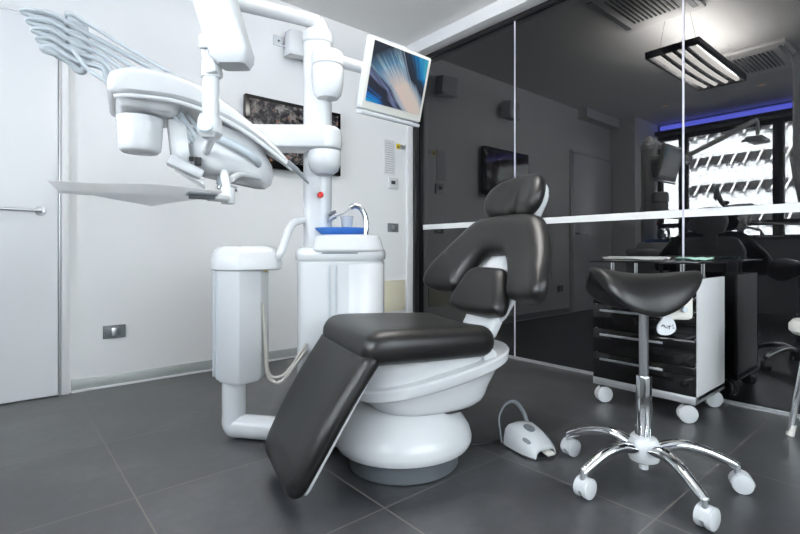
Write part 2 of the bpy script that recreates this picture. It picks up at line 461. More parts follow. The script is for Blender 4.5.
# ================================================================== WALL FITTINGS
# television
t = empty('television', (1.81, YB, 1.745), 0, 'black flat television on the white wall behind the equipment column', 'television')
MB().box((0, -.055, 0), (.83, .05, .53), .008).build('casing', BLACKGLOSS, t)
MB().box((0, -.0815, .012), (.765, .003, .445)).build('screen', TVSCREEN, t)
MB().box((0, -.015, 0), (.3, .03, .25)).build('wall_bracket', BLACK, t)
def wall_speaker(x, z, lab, body, yaw):
    t = empty('wall_speaker', (x, YB, z), 0, lab, 'speaker', 'speakers high on the back wall')
    MB().box((-.065, -.012, .035), (.075, .024, .075), .004).build('mount_plate', PLASTIC, t)
    MB().cyl((-.065, -.022, .03), (-.065, -.028, .03), .008).build('screw', DARKGREY, t)
    MB().tube([(-.03, -.02, .0), (-.01, -.05, 0), (.02, -.075, 0)], .014).build('bracket_arm', PLASTIC, t)
    ro = Matrix.Rotation(yaw, 4, 'Z') @ Matrix.Rotation(R(8), 4, 'X')
    b = MB().box((.065, -.115, .01), (.20, .12, .17), .012, ro).build('speaker_body', body, t)
    MB().box((.065, -.12, -.085), (.21, .13, .025), .006, ro).build('lower_lip', body, t)
    return t
wall_speaker(1.75, 2.46, 'white box speaker on wall behind the top of the white column', PLASTIC, R(-6))
wall_speaker(2.80, 2.50, 'white box speaker on wall behind the tilted monitor, seen mirrored in the glass', PLASTIC, R(4))
# notice, sign, thermostat, sockets, panel
tag(MB().box((0, -.002, 0), (.135, .004, .33)).build('wall_notice', NOTICE, loc=(2.815, YB, 1.725)), 'printed white paper notice on wall above the thermostat', 'notice')
t = empty('warning_sign', (2.96, YB, 1.845), 0, 'small yellow and white warning sticker beside the printed notice', 'sign')
MB().box((0, -.001, 0), (.13, .002, .05)).build('sign_plate', PAPER, t)
MB().box((-.038, -.0025, 0), (.05, .002, .046)).build('yellow_square', YELLOW, t)
MB().loft([[(-.052, -.0035, -.013), (-.024, -.0035, -.013), (-.038, -.0035, .014)], [(-.052, -.0042, -.013), (-.024, -.0042, -.013), (-.038, -.0042, .014)]]).build('triangle_symbol', DARKGREY, t)
mb = MB()
for k in range(3): mb.box((.026, -.0025, .012 - .012 * k), (.06 - .012 * k, .001, .004))
mb.build('lettering', MIDGREY, t)
t = empty('thermostat', (2.855, YB, 1.485), 0, 'small white thermostat with dark display on wall below the notice', 'thermostat')
MB().box((0, -.01, 0), (.115, .02, .10), .006).build('housing', PLASTIC, t)
MB().box((-.008, -.021, .008), (.05, .003, .034), .001).build('display', DARKGREY, t)
def socket(x, z, lab, name='wall_socket', cat='socket'):
    t = empty(name, (x, YB, z), 0, lab, cat, 'grey wall plates')
    MB().box((0, -.006, 0), (.125, .012, .082), .003).build('cover_plate', MIDGREY, t)
    for k in range(3): MB().box((-.036 + .036 * k, -.013, 0), (.031, .004, .048), .001).build('module', STEEL if k == 1 else MIDGREY, t)
socket(2.855, 1.07, 'grey light switch plate on wall right of the white column', 'light_switch', 'switch')
socket(.575, .345, 'grey wall socket low on the wall right of the door', )
socket(1.94, .345, 'grey wall socket between the pedestal and the white equipment cabinet')
t = empty('access_panel', (2.86, YB, .43), 0, 'cream coloured access panel low on wall behind the dental chair', 'panel')
MB().box((0, -.006, 0), (.29, .012, .29), .002).build('panel_plate', CREAM, t)
for x in (-.12, .12):
    for z in (-.12, .12): MB().cyl((x, -.012, z), (x, -.014, z), .008, seg=12).build('screw', STEEL, t)

# ================================================================== CEILING FITTINGS (seen mirrored in the smoked glass)
t = empty('pendant_light', (1.50, 1.53, 2.50), 0, 'long pendant light with glowing slats hanging over the dental chair', 'lamp')
mb = MB()
for y in (-.195, .195): mb.box((0, y, 0), (1.25, .02, .06), .006)
for x in (-.625, .625): mb.box((x, 0, 0), (.02, .41, .06), .006)
mb.build('lamp_frame', WINFRAME, t)
for k in range(4): MB().tube([(-.60, -.135 + .09 * k, 0), (-.2, -.135 + .09 * k, -.012), (.2, -.135 + .09 * k, -.012), (.60, -.135 + .09 * k, 0)], .02, flat=1.0).build('lamp_tube', GLOW, t)
MB().box((0, 0, .034), (1.20, .36, .004)).build('upper_diffuser', UPGLOW, t)
for k in range(3): MB().tube([(-.61, -.09 + .09 * k, 0), (-.2, -.09 + .09 * k, -.014), (.2, -.09 + .09 * k, -.014), (.61, -.09 + .09 * k, 0)], .02, flat=.9).build('slat', DARKGREY, t)
for x in (-.5, .5):
    for y in (-.15, .15): MB().cyl((x, y, .02), (x, y * .6, .32), .0016, seg=6).build('hanging_wire', STEEL, t)
def cassette(x, y, lab):
    t = empty('ceiling_air_conditioner', (x, y, ZC), 0, lab, 'air conditioner', 'ceiling air conditioners')
    MB().box((0, 0, -.018), (.86, .62, .036), .01).build('cover', CEIL, t)
    mb = MB()
    for k in range(11): mb.box((0, -.17 + k * .034, -.039), (.52, .012, .012))
    mb.build('grille', WINFRAME, t)
    for y in (-.26, .26): MB().box((0, y, -.038), (.70, .04, .008)).build('air_flap', MIDGREY, t)
cassette(.35, 1.36, 'ceiling air conditioner mirrored in the glass right of the pendant light')
cassette(2.45, 1.62, 'ceiling air conditioner nearer the glass, mirrored at the top left of the pendant light')
for i, y in enumerate((2.60, 1.54, .5)):
    t = empty('downlight', (-.6, y, ZC), 0, 'recessed warm downlight in the ceiling near the window, %s' % ('nearest the back wall', 'second from the back wall', 'third from the back wall')[i], 'downlight', 'recessed downlights')
    MB().lathe([(.03, -.004), (.045, -.006), (.048, 0)], seg=24).build('ring', CEIL, t)
    MB().cyl((0, 0, -.0045), (0, 0, -.0075), .027, seg=20).build('bulb', WARMGLOW, t)

# ================================================================== DENTAL CHAIR
CH = empty('dental_chair', (1.045, 1.540, 0), R(-14.4), 'black leather dental chair on a white pedestal base in the middle of the room', 'dental chair')
# local: x towards the headrest, -y the side nearest the camera
def L(u, w, z): return (u, -w, z)
BX = .235
b = MB().lathe([(.10, .25), (.14, .243), (.18, .228), (.215, .203), (.240, .175), (.258, .145), (.266, .115), (.265, .10), (.257, .085), (.20, .085)], (BX, -.01), 1.05, .98).build('base_cover', SHELLW, CH)
MB().lathe([(.205, 0), (.212, .005), (.212, .09), (.2, .095)], (BX, -.01), 1.05, .98).build('plinth', PLINTH, CH)
MB().lathe([(.13, .30), (.13, .42)], (BX + .02, 0)).build('lift_column', DARKGREY, CH)
# hull: bowl with a rising rim
def hull(levels, tilt=.17, n=3.0, seg=56):
    rings = []
    for (c, a, bb, z, k) in levels:
        rings.append([(x, y, z + k * (x - .3)) for x, y in ell(a, bb, n, seg, (c, 0))])
    return rings
MB().loft(hull([(.33, .16, .14, .228, .0), (.33, .215, .175, .233, .0), (.333, .24, .19, .245, .02), (.335, .25, .20, .262, .04), (.335, .262, .205, .285, .07), (.338, .285, .215, .315, .11), (.340, .305, .222, .335, .15), (.342, .335, .240, .345, .17),
                (.345, .346, .246, .352, .17), (.345, .352, .248, .384, .17), (.345, .347, .242, .391, .17), (.34, .31, .212, .393, .17)], n=2.7)).build('underframe_shell', SHELLW, CH)
MB().loft(hull([(.315, .29, .195, .375, .17), (.312, .285, .20, .40, .12), (.305, .285, .215, .44, .0), (.30, .29, .225, .475, -.05), (.29, .27, .21, .485, -.05)], n=3.2)).build('seat_pan', SHELLW, CH)
MB().loft(hull([(.33, .19, .16, .218, .0), (.33, .196, .164, .222, .0), (.33, .19, .16, .230, .0)])).build('shadow_gap', BLACK, CH)
MB().cyl(L(.525, .15, .437), L(.525, .205, .435), .032, bev=.006).build('pivot_cap', SHELLW, CH)
# seat
so = rpoly([(-.035, -.262), (.06, -.290), (.30, -.280), (.53, -.258), (.53, .258), (.30, .280), (.06, .290), (-.035, .262)], [.085, .05, .1, .07, .07, .1, .05, .085], 7)
def seatf(a, w, n):
    z = .515 - .035 * a + n
    z += .012 * (abs(w) / .26) ** 2 * (1 if n > 0 else .3)
    if a < .06: z -= .5 * (.06 - a) ** 1.5
    return L(a, w, z)
cushion(so, .055, .055, .058, seatf, 'seat', LEATHER, CH, .022, .008)
# leg rest
top, tip = Vector((.008, .497)), Vector((-.268, .043))
ld = (tip - top); LL = ld.length; ld.normalize(); ln = Vector((ld.y, -ld.x))       # ln: out of the face
if ln.x > 0: ln = -ln
lo = rpoly([(0, -.276), (0, .276), (LL * .55, .270), (LL, .236), (LL, -.236), (LL * .55, -.270)], [.03, .03, .2, .075, .075, .2], 6)
def legf(s, w, n):
    q = top + ld * s + ln * (n + .012 * math.sin(PI * s / LL))
    return L(q.x, w, q.y)
cushion(lo, .034, .030, .030, legf, 'leg_rest', LEATHER, CH, .024, .006)
lb = rpoly([(.03, -.215), (.03, .215), (LL - .015, .20), (LL - .015, -.20)], .05, 5)
mb = MB(); mb.loft([[legf(s, w, n) for s, w in lb] for n in (-.048, -.026)]); mb.build('leg_rest_plate', SHELLW, CH)
MB().tube([L(.02, .19, .44), L(-.005, .19, .435), L(-.02, .19, .42)], .014).build('leg_rest_hinge', SHELLW, CH)
MB().tube([L(.02, -.19, .44), L(-.005, -.19, .435), L(-.02, -.19, .42)], .014).build('leg_rest_hinge', SHELLW, CH)
# backrest plane: u = .605 + .39*(z-.56), face looks to -u
tb = math.atan(.39); bn = Vector((-math.cos(tb), math.sin(tb)))
def plane(w, z, n, off=0., wing=.05):
    q = Vector((.605 + .39 * (z - .56), z)) + bn * (n + off)
    k = (abs(w) / .36) ** 2 * max(0, min(1, (1.03 - z) / .25))
    return L(q.x - wing * k, w, q.y + .0 * k)
half = [(0, .842), (.08, .834), (.128, .785), (.165, .725), (.185, .675), (.205, .658), (.35, .650), (.43, .672), (.442, .735), (.385, .835), (.305, .93), (.222, 1.003), (.10, 1.017), (0, 1.018)]
arch = half + [(-x, z) for x, z in half[-2:0:-1]]
arch = rpoly(arch, .045, 4)
cushion(arch, .055, .050, .032, lambda w, z, n: plane(w, z, n), 'backrest', LEATHER, CH, .02)
pad = rpoly([(-.195, .585), (-.10, .565), (.10, .565), (.195, .585), (.195, .64), (.125, .775), (-.125, .775), (-.195, .64)], .05, 5)
cushion(pad, .05, .045, .035, lambda w, z, n: plane(w, z, n, .012, .04), 'lumbar_pad', LEATHER, CH, .02)
sh = rpoly([(-.12, .56), (.12, .56), (.18, .70), (.25, .85), (.19, .985), (-.19, .985), (-.25, .85), (-.18, .70)], .05, 5)
cushion(sh, .02, .012, .02, lambda w, z, n: plane(w, z, n, -.044, .06), 'back_shell', SHELLW, CH, .03)
mb = MB(); 
rings = []
for (u, z, w, tk) in ((.50, .45, .10, .05), (.545, .46, .10, .04), (.60, .49, .105, .035), (.635, .55, .11, .03), (.665, .64, .10, .03), (.70, .74, .085, .03), (.735, .83, .06, .02)):
    rings.append([(u + x, y, z) for x, y in rpoly([(-tk, -w), (tk, -w), (tk, w), (-tk, w)], .02, 3)])
mb.loft(rings).build('back_support', SHELLW, CH)
# headrest: u about .80-.86
th = math.atan(.42); hn = Vector((-math.cos(th), math.sin(th)))
hh = [(0, -.082), (.05, -.098), (.13, -.096), (.182, -.062), (.197, -.005), (.178, .05), (.125, .088), (.06, .10), (0, .102)]
ho = rpoly(hh + [(-x, z) for x, z in hh[-2:0:-1]], .03, 4)
def headf(w, h, n):
    q = Vector((.845 + .42 * h, 1.105 + h)) + hn * (n - .026 * math.exp(-(w / .034) ** 2) * max(0, .3 - h * 6) * (1 if n > 0 else 0))
    return L(q.x - .05 * (w / .2) ** 2, w, q.y)
cushion(ho, .05, .042, .034, headf, 'headrest', LEATHER, CH, .016)
hs = rpoly([(-.10, -.09), (.10, -.09), (.13, .02), (.09, .085), (-.09, .085), (-.13, .02)], .03, 4)
def headb(w, h, n):
    q = Vector((.845 + .42 * h, 1.105 + h)) + hn * (n - .05)
    return L(q.x - .05 * (w / .2) ** 2, w, q.y)
cushion(hs, .02, .02, .035, headb, 'headrest_shell', SHELLW, CH, .03)
MB().loft([[(u + x, y, z) for x, y in rpoly([(-.014, -.05), (.014, -.05), (.014, .05), (-.014, .05)], .01, 3)] for u, z in ((.80, .90), (.845, 1.0), (.902, 1.09), (.925, 1.15))]).build('headrest_bracket', SHELLW, CH)

# ================================================================== EQUIPMENT CABINET WITH COLUMN
U = empty('equipment_cabinet', (1.221, 2.072, 0), R(-40.3), 'white equipment cabinet with basin and tall column behind the dental chair', 'cabinet')
cab = rpoly([(-.085, -.09), (-.06, -.155), (.08, -.175), (.25, -.165), (.325, -.10), (.33, .16), (.22, .22), (-.02, .22), (-.085, .14)], [.03, .03, .15, .05, .05, .05, .05, .05, .05], 5)
MB().stack(cab, [(0, .02), (.02, .0), (.80, .0), (.806, .006), (.812, .006)]).build('cabinet_body', PLASTIC, U)
MB().stack(inset(cab, -.006), [(.812, .004), (.818, 0), (.850, .0), (.862, .006), (.872, .022), (.874, .08)]).build('cabinet_top', PLASTIC, U)
MB().box((.085, -.1772, .40), (.006, .006, .78)).box((.115, -.1765, .40), (.004, .006, .78)).build('panel_groove', GREYPL, U)
dr = rpoly([(.14, -.15), (.25, -.15), (.31, -.095), (.31, .0), (.14, .0)], .04, 5)
MB().stack(inset(dr, -.02), [(.03, .004), (.034, 0), (.79, 0), (.796, .004)]).build('cabinet_door', PLASTIC, U)
bas = rpoly([(.0, -.16), (.05, -.19), (.24, -.185), (.325, -.11), (.325, .09), (.22, .17), (.06, .15), (.0, .06)], .06, 6)
MB().stack(bas, [(.848, .02), (.853, .0), (.862, -.004), (.905, .008), (.926, .018), (.933, .035), (.933, .055), (.912, .075), (.905, .12)]).build('basin', PLASTIC, U)
MB().stack(inset(bas, .01), [(.8425, .0), (.8485, .0)]).build('basin_seam', MIDGREY, U)
bl = rpoly([(.01, -.10), (.06, -.155), (.20, -.15), (.25, -.06), (.22, .06), (.10, .09), (.02, .03)], .06, 5)
MB().stack(bl, [(.925, .05), (.932, .02), (.960, -.010), (.966, -.011), (.964, -.001), (.936, .035), (.934, .08)]).build('rinse_bowl', BLUEBOWL, U)
MB().tube([(.245, -.10, .92), (.248, -.10, .97), (.243, -.10, 1.02), (.222, -.10, 1.06), (.195, -.10, 1.07), (.175, -.10, 1.062)], .0135).build('tap', CHROME, U)
MB().tube([(.178, -.10, 1.064), (.14, -.09, 1.035), (.08, -.08, 1.015)], .004).cyl((.09, -.08, 1.02), (.07, -.08, 1.0), .009).build('cup_filler_spout', STEEL, U)
pol = rpoly([(-.066, -.03), (-.045, -.062), (.035, -.066), (.068, -.04), (.068, .04), (.045, .066), (-.045, .066), (-.066, .04)], .02, 4)
MB().stack(pol, [(.82, 0), (1.88, 0)]).build('column', PLASTIC, U)
MB().stack(inset(pol, -.006), [(1.875, .006), (1.882, 0), (1.925, 0), (1.94, .012), (1.945, .03)]).build('column_cap', PLASTIC, U)
MB().lathe([(.011, 0), (.0115, -.012), (.014, -.014), (.0155, -.022), (.012, -.028)], seg=20).build('stop_button', RED, U).matrix_local = Matrix.Translation((.028, -.056, 1.125)) @ Matrix.Rotation(R(-90), 4, 'X')
for z in (1.03, 1.005): MB().cyl((.066, -.06, z), (.10, -.075, z - .005 + .02), .008, seg=12).build('hose_hook', MIDGREY, U)
# the plastic cup standing under the filler
t = tag(MB().lathe([(.021, 0), (.0225, .002), (.031, .082), (.033, .085), (.0315, .0835), (.0295, .08), (.021, .004)], seg=32).build('plastic_cup', CUPM), 'translucent plastic cup standing on the basin under the chrome tap', 'cup')
t.location = (Matrix.Rotation(R(-40.3), 4, 'Z') @ Vector((.155, -.08, 0))) + Vector((1.221, 2.072, .937))

# monitor on its arm
mw = (Matrix.Rotation(R(-40.3), 4, 'Z') @ Vector((.062, -.075, 0)))
MO = empty('monitor', (1.483, 1.785, 1.678), R(92.6), 'flat white monitor with a blue abstract picture on an arm beside the column', 'monitor')
TI = Matrix.Rotation(R(-15), 4, 'Y')
def onm(o):
    o.matrix_local = TI; return o
onm(MB().box((.0, 0, 0), (.036, .40, .325), .012).build('monitor_housing', PLASTIC, MO))
onm(MB().box((-.018, 0, 0), (.006, .388, .312), .002).build('bezel', OFFWHITE, MO))
onm(MB().box((-.0225, 0, .010), (.003, .352, .268)).build('screen', SCREEN, MO))
onm(MB().box((-.005, 0, -.176), (.05, .38, .018), .006).build('handle_bar', PLASTIC, MO))
onm(MB().box((.03, 0, -.02), (.04, .2, .2), .012).build('rear_cover', MIDGREY, MO))
kx, ky = 1.221 + mw.x - 1.483, 2.072 + mw.y - 1.785
rk = Matrix.Rotation(R(-92.6), 4, 'Z'); kk = rk @ Vector((kx, ky, 0))
MB().lathe([(.05, -.09), (.066, -.07), (.075, -.02), (.076, .055), (.073, .06)], (kk.x, kk.y), seg=40).build('arm_knuckle', PLASTIC, MO)
MB().lathe([(.071, .062), (.076, .067), (.076, .115), (.07, .128), (.05, .134)], (kk.x, kk.y), seg=40).build('arm_collar', PLASTIC, MO)
MB().tube([(kk.x, kk.y, .098), (kk.x * .55 + .06, kk.y * .6, .095), (.10, kk.y * .2, .06), (.06, 0, .0)], [.033, .03, .027, .025], flat=.75).build('monitor_arm', PLASTIC, MO)
MB().cyl((.02, 0, -.005), (.075, 0, .0), .03, bev=.004).build('swivel', PLASTIC, MO)

# operating light: arm from the top of the column, head above the frame
OL = empty('operating_light', (1.221, 2.072, 1.945), R(-179), 'white operating light arm on top of the column, its head out above', 'lamp')
arm = [(-.005, 0, -.01), (-.005, 0, .012), (.012, 0, .035), (.07, 0, .040), (.50, .02, -.015), (.86, .05, -.06)]
MB().tube(arm, [.056, .054, .044, .035, .033, .031], flat=.95, seg=20).build('lower_arm', PLASTIC, OL)
MB().lathe([(.04, -.11), (.052, -.09), (.052, -.02), (.03, .0)], (.86, .05), seg=28).build('arm_joint', PLASTIC, OL)
MB().tube([(.86, .05, -.02), (1.0, .34, .14), (1.10, .62, .30)], .026, smooth=False).build('spring_arm', PLASTIC, OL)
MB().tube([(1.10, .62, .32), (1.12, .64, .27), (1.12, .64, .12)], .018).build('head_stem', PLASTIC, OL)
mb = MB(); mb.box((1.12, .64, .09), (.32, .16, .05), .02)
mb.build('lamp_head', GREYPL, OL)
MB().tube([(.94, .60, .09), (.92, .55, .06), (.92, .70, .06), (.94, .68, .09)], .01, smooth=False).build('lamp_handle', GREYPL, OL)

# ================================================================== PEDESTAL BESIDE THE CABINET
PD = empty('suction_pedestal', (.880, 2.165, 0), R(-40.3), 'white hexagonal suction pedestal on a bent tube foot left of the chair', 'pedestal')
ped = rpoly([(-.128, .06), (-.128, -.03), (-.088, -.088), (.03, -.145), (.101, -.06), (.101, .07), (.03, .14), (-.09, .12)], .008, 2)
MB().stack(ped, [(.262, .035), (.266, .014), (.285, 0), (.772, 0)]).build('pedestal_body', PLASTIC, PD)
capo = rpoly([(-.142, .06), (-.142, -.035), (-.095, -.10), (.03, -.16), (.165, -.05), (.17, .06), (.04, .16), (-.10, .14)], .02, 4)
MB().stack(capo, [(.768, .008), (.774, .0), (.80, .0), (.845, .008), (.868, .024), (.878, .05), (.880, .08)]).build('pedestal_cap', PLASTIC, PD)
MB().box((-.127, -.0315, .52), (.006, .004, .48)).box((-.0885, -.0875, .52), (.004, .004, .48)).build('panel_seam', GREYPL, PD)
MB().tube([(-.035, -.02, .28), (-.035, -.02, .12), (-.03, -.025, .058), (.03, -.04, .055), (.30, -.10, .055), (.55, -.16, .055)], .053, flat=1., seg=20, sub=8).build('foot_tube', PLASTIC, PD)
MB().tube([(.13, -.01, .80), (.165, -.01, .83), (.185, .0, .87), (.205, .03, .95), (.225, .06, .99), (.26, .10, 1.005), (.30, .12, 1.005)], .018).build('link_pipe', PLASTIC, PD)
MB().tube([(.105, -.05, .62), (.118, -.05, .45), (.125, -.05, .31), (.15, -.05, .265), (.20, -.05, .27), (.30, -.03, .40)], .008).build('hose', HOSEB, PD)
MB().tube([(.105, -.045, .60), (.112, -.04, .42), (.13, -.04, .30), (.17, -.045, .28), (.22, -.04, .31), (.30, -.02, .43)], .007).build('hose', HOSEB, PD)
MB().box((.118, -.04, .765), (.02, .01, .006)).build('yellow_mark', YELLOW, PD)

# ================================================================== INSTRUMENT CONSOLE (delivery head)
DX, DY, DR = .216, 1.390, R(-10.2)
IC = empty('instrument_console', (DX, DY, 0), DR, 'white curved instrument console with hoses, reaching in from the column at upper left', 'console')
topz = [(.02, 1.328), (.05, 1.341), (.10, 1.345), (.15, 1.342), (.20, 1.331), (.25, 1.311), (.30, 1.285), (.35, 1.252), (.40, 1.220), (.45, 1.175), (.50, 1.121)]
botz = [(.02, 1.262), (.05, 1.266), (.10, 1.268), (.15, 1.270), (.20, 1.264), (.25, 1.250), (.30, 1.234), (.35, 1.211), (.40, 1.184), (.45, 1.150), (.50, 1.112)]
rings = []
for (x, zt), (_, zb) in zip(topz, botz):
    t = x / .5
    y0 = .01 + .05 * t ** 2; y1 = .30 - .22 * t ** 1.8
    hgt = zt - zb; e = min(.012, hgt * .3)
    rings.append([(x, y0 + e, zb), (x, y0, zb + e), (x, y0 + .004, zt - e * 1.6), (x, y0 + e * 1.6, zt), (x, (y0 + y1) / 2, zt + .004), (x, y1 - e * 1.6, zt - .008), (x, y1, zt - .008 - e * 1.6), (x, y1, zb + e), (x, y1 - e, zb), (x, (y0 + y1) / 2, zb + .004)])
first = [(-.002, p[1] * .86 + .02, p[2] * .55 + 1.292 * .45 - .004) for p in rings[0]]
mid = [(.004, p[1] * .95 + .008, p[2] * .86 + 1.292 * .14) for p in rings[0]]
o = MB().loft([first, mid] + rings).build('console_shell', SHELLW, IC, ang=50)
MB().tube([(.012, .012, 1.252), (.05, .012, 1.260), (.15, .013, 1.262), (.25, .020, 1.243), (.35, .032, 1.203), (.45, .048, 1.143), (.49, .055, 1.115)], .006, flat=.8).build('edge_trim', SHELLW, IC)
# under-tray rim at the left end
MB().stack(rpoly([(.012, .05), (.04, .025), (.15, .025), (.18, .06), (.18, .24), (.15, .28), (.03, .28), (.012, .24)], .03, 4), [(1.240, .022), (1.245, .014), (1.262, .004), (1.275, .004)]).build('underside_rim', SHELLW, IC)
MB().lathe([(.030, 1.132), (.046, 1.134), (.052, 1.140), (.055, 1.155), (.057, 1.185), (.0575, 1.188), (.0565, 1.191), (.058, 1.20), (.0585, 1.208), (.0575, 1.211), (.059, 1.216), (.060, 1.23)], (.075, .125), seg=40).build('lower_drum', SHELLW, IC)
# belly under the right half
bel = [(1.085, .055), (1.09, .03), (1.11, .01), (1.14, .0), (1.17, .0), (1.20, .015), (1.23, .02)]
bo = rpoly([(.215, .10), (.27, .06), (.40, .07), (.455, .115), (.43, .20), (.33, .28), (.23, .26), (.20, .18)], .03, 4)
rings = []
for z, d in bel: rings.append([(x + .12 * (1.16 - z), y, z - .30 * max(0, x - .30)) for x, y in inset(bo, d)])
MB().loft(rings).build('belly', SHELLW, IC)
MB().tube([(.245, .055, 1.192), (.28, .045, 1.180), (.34, .042, 1.155), (.375, .05, 1.135), (.39, .075, 1.122), (.37, .10, 1.122)], .0115).build('grip_handle', GREYPL, IC)
MB().cyl((.30, .13, 1.12), (.30, .13, 1.06), .021, bev=.003).cyl((.30, .13, 1.06), (.30, .13, 1.045), .016).build('hub', GREYPL, IC)
MB().cyl((.305, .11, 1.047), (.335, .10, 1.045), .008).box((.30, .13, 1.05), (.045, .04, .012), .003).build('hub_clamp', CHROME, IC)
# struts and inner panels seen beneath
MB().box((.175, .13, 1.17), (.05, .05, .14), .008, Matrix.Rotation(R(-6), 4, 'Y')).box((.19, .11, 1.10), (.10, .05, .03), .008, Matrix.Rotation(R(24), 4, 'Y')).build('bracket', SHELLW, IC)
for k in range(3): MB().cyl((.15 + .022 * k, .10, 1.255), (.235 + .02 * k, .14, 1.155), .006 + .002 * (k == 1), seg=14).build('instrument_hose_guide', GREYPL, IC)
MB().box((.222, .09, 1.118), (.018, .012, .024), .002).box((.205, .10, 1.125), (.012, .012, .012), .001).build('black_knob', BLACK, IC)
MB().loft([[(.16, .15, 1.12), (.24, .10, 1.06), (.25, .14, 1.05), (.17, .20, 1.11)], [(.16, .15, 1.112), (.24, .10, 1.052), (.25, .14, 1.042), (.17, .20, 1.102)]]).build('deflector', SHELLW, IC)
# arms back to the column: unit origin in console frame
def toI(v):
    return Matrix.Rotation(-DR, 4, 'Z') @ (Vector(v) - Vector((DX, DY, 0)))
RU = Matrix.Rotation(R(-40.3), 4, 'Z'); UO = Vector((1.221, 2.072, 0))
a0 = toI(RU @ Vector((.048, -.085, 0)) + UO); a1 = toI(RU @ Vector((-.34, -.11, 0)) + UO)
dv = (a1 - a0).normalized(); nv = Vector((-dv.y, dv.x, 0))
rings = []
for z, d in ((1.335, .014), (1.342, .004), (1.36, 0), (1.40, 0), (1.432, .006), (1.443, .02), (1.445, .04)):
    r = .085 - d; o = []
    for k in range(13):
        a = -PI / 2 + PI * k / 12; o.append(a0 + (-dv * math.cos(a) + nv * -math.sin(a)) * r)
    for k in range(13):
        a = -PI / 2 + PI * k / 12; o.append(a1 + (dv * math.cos(a) + nv * math.sin(a)) * r * .8)
    rings.append([(p.x, p.y, z) for p in o])
MB().loft(rings).build('swing_arm', PLASTIC, IC)
MB().lathe([(.045, 1.222), (.066, 1.24), (.077, 1.27), (.079, 1.325), (.075, 1.332)], (a0.x, a0.y), seg=40).build('arm_knuckle', PLASTIC, IC)
MB().tube([(a1.x, a1.y, 1.34), (a1.x, a1.y, 1.27), (.36, .30, 1.20), (.31, .22, 1.16)], [.05, .05, .045, .04], flat=.8).build('fore_arm', PLASTIC, IC)
# metal tipped handpiece at the right tip
MB().cyl((.475, .055, 1.132), (.505, .055, 1.112), .011, .008).cyl((.505, .055, 1.112), (.545, .055, 1.072), .008, .003).build('handpiece', MIDGREY, IC)
# upright handpieces on the dentist's side
for k in range(5):
    x = .02 + .045 * k
    hp = MB().cyl((x, .27, 1.30), (x - .008, .262, 1.36), .0085, seg=12).box((x - .012, .255, 1.372), (.016, .030, .018), .004).build('handpiece', DARKGREY, IC)
    MB().cyl((x, .27, 1.285), (x, .27, 1.318), .012, seg=14).build('holder', MIDGREY, hp)
# whip hoses looping out to the left
for k in range(5):
    z0 = 1.568 - .025 * k; t = .012 * k
    pts = [(.27 - .045 * k, .26, 1.345 - .01 * k), (.12 - .03 * k, .32, 1.440 - .018 * k), (-.02, .35, z0 - .058 + .004 * k), (-.09, .358, z0 - .028), (-.14, .36, z0 - .001), (-.19 + t, .362, z0 + .002), (-.222 + t, .364, z0 - .005),
           (-.19 + t, .367, z0 - .013), (-.14, .371, z0 - .015), (-.108, .373, z0 - .030), (-.086, .374, z0 - .052), (-.072, .370, z0 - .046), (-.070, .365, z0 - .008), (-.09, .36, z0 + .008), (-.12, .358, z0 + .006)]
    MB().tube(pts, .0082, flat=1.35, seg=12, sub=7).build('whip_hose', HOSE, IC)
MB().tube([(-.10, .35, 1.578), (.03, .335, 1.508), (.18, .30, 1.425), (.30, .27, 1.34)], .0062, seg=10).build('supply_hose', HOSE, IC)
MB().tube([(-.10, .35, 1.47), (-.06, .34, 1.415), (.0, .31, 1.37), (.06, .26, 1.32)], .0062, seg=10).build('supply_hose', HOSE, IC)
MB().tube([(-.115, .37, 1.57), (-.088, .375, 1.56), (-.078, .375, 1.51), (-.075, .375, 1.46), (-.09, .375, 1.435)], .024, flat=.8, seg=14).build('hose_guide', GREYPL, IC)

# support arm with thin tube in front of the console
RC = R(-40.3)
SA = empty('support_arm', (.3525, .9885, -.018), RC, 'white jointed arm with a thin tube coming down in front of the console', 'arm')
MB().loft([[(x + ox, y + oy, z) for x, y in rpoly([(-.04 * k, -.035 * k), (.04 * k, -.035 * k), (.04 * k, .035 * k), (-.04 * k, .035 * k)], .012, 4)] for ox, oy, z, k in
           ((.030, .0, 1.255, .70), (.026, .0, 1.268, .92), (.024, .0, 1.285, 1.), (-.078, .0, 1.62, 1.05), (-.125, 0, 1.80, 1.05), (-.13, 0, 1.815, .8))]).build('upper_arm', PLASTIC, SA)
MB().cyl((-.11, 0, 1.74), (-.11, .0, 2.82), .03).lathe([(.08, 2.80), (.08, 2.82)], (-.11, 0), seg=30).build('ceiling_tube', PLASTIC, SA)
MB().box((-.018, 0, 1.275), (.026, .05, .085), .01, Matrix.Rotation(R(-12), 4, 'Y')).cyl((-.03, -.028, 1.285), (.02, -.028, 1.285), .004, seg=10).build('yoke', PLASTIC, SA)
MB().cyl((-.018, 0, 1.255), (-.018, 0, 1.135), .0165, seg=24).build('stem', PLASTIC, SA)
MB().cyl((-.018, 0, 1.262), (-.018, 0, 1.232), .019, seg=24).build('stem_sleeve', PLASTIC, SA)
MB().stack(rpoly([(-.042, -.022), (.002, -.022), (.002, .022), (-.042, .022)], .012, 4), [(1.108, .008), (1.118, .0), (1.145, .002), (1.155, .006)]).build('fork', PLASTIC, SA)
MB().loft([[(x, -.0225 + .0 * y, z) for x, z in ell(.017, .011, 2, 24, (-.02, 1.125))], [(x, -.026, z) for x, z in ell(.013, .007, 2, 24, (-.02, 1.125))]]).build('fork_insert', GREYPL, SA)
MB().tube([(-.018, .0, 1.130), (-.030, .03, 1.131), (-.06, .11, 1.136), (-.212, .45, 1.168)], .010).build('lower_link', PLASTIC, SA)

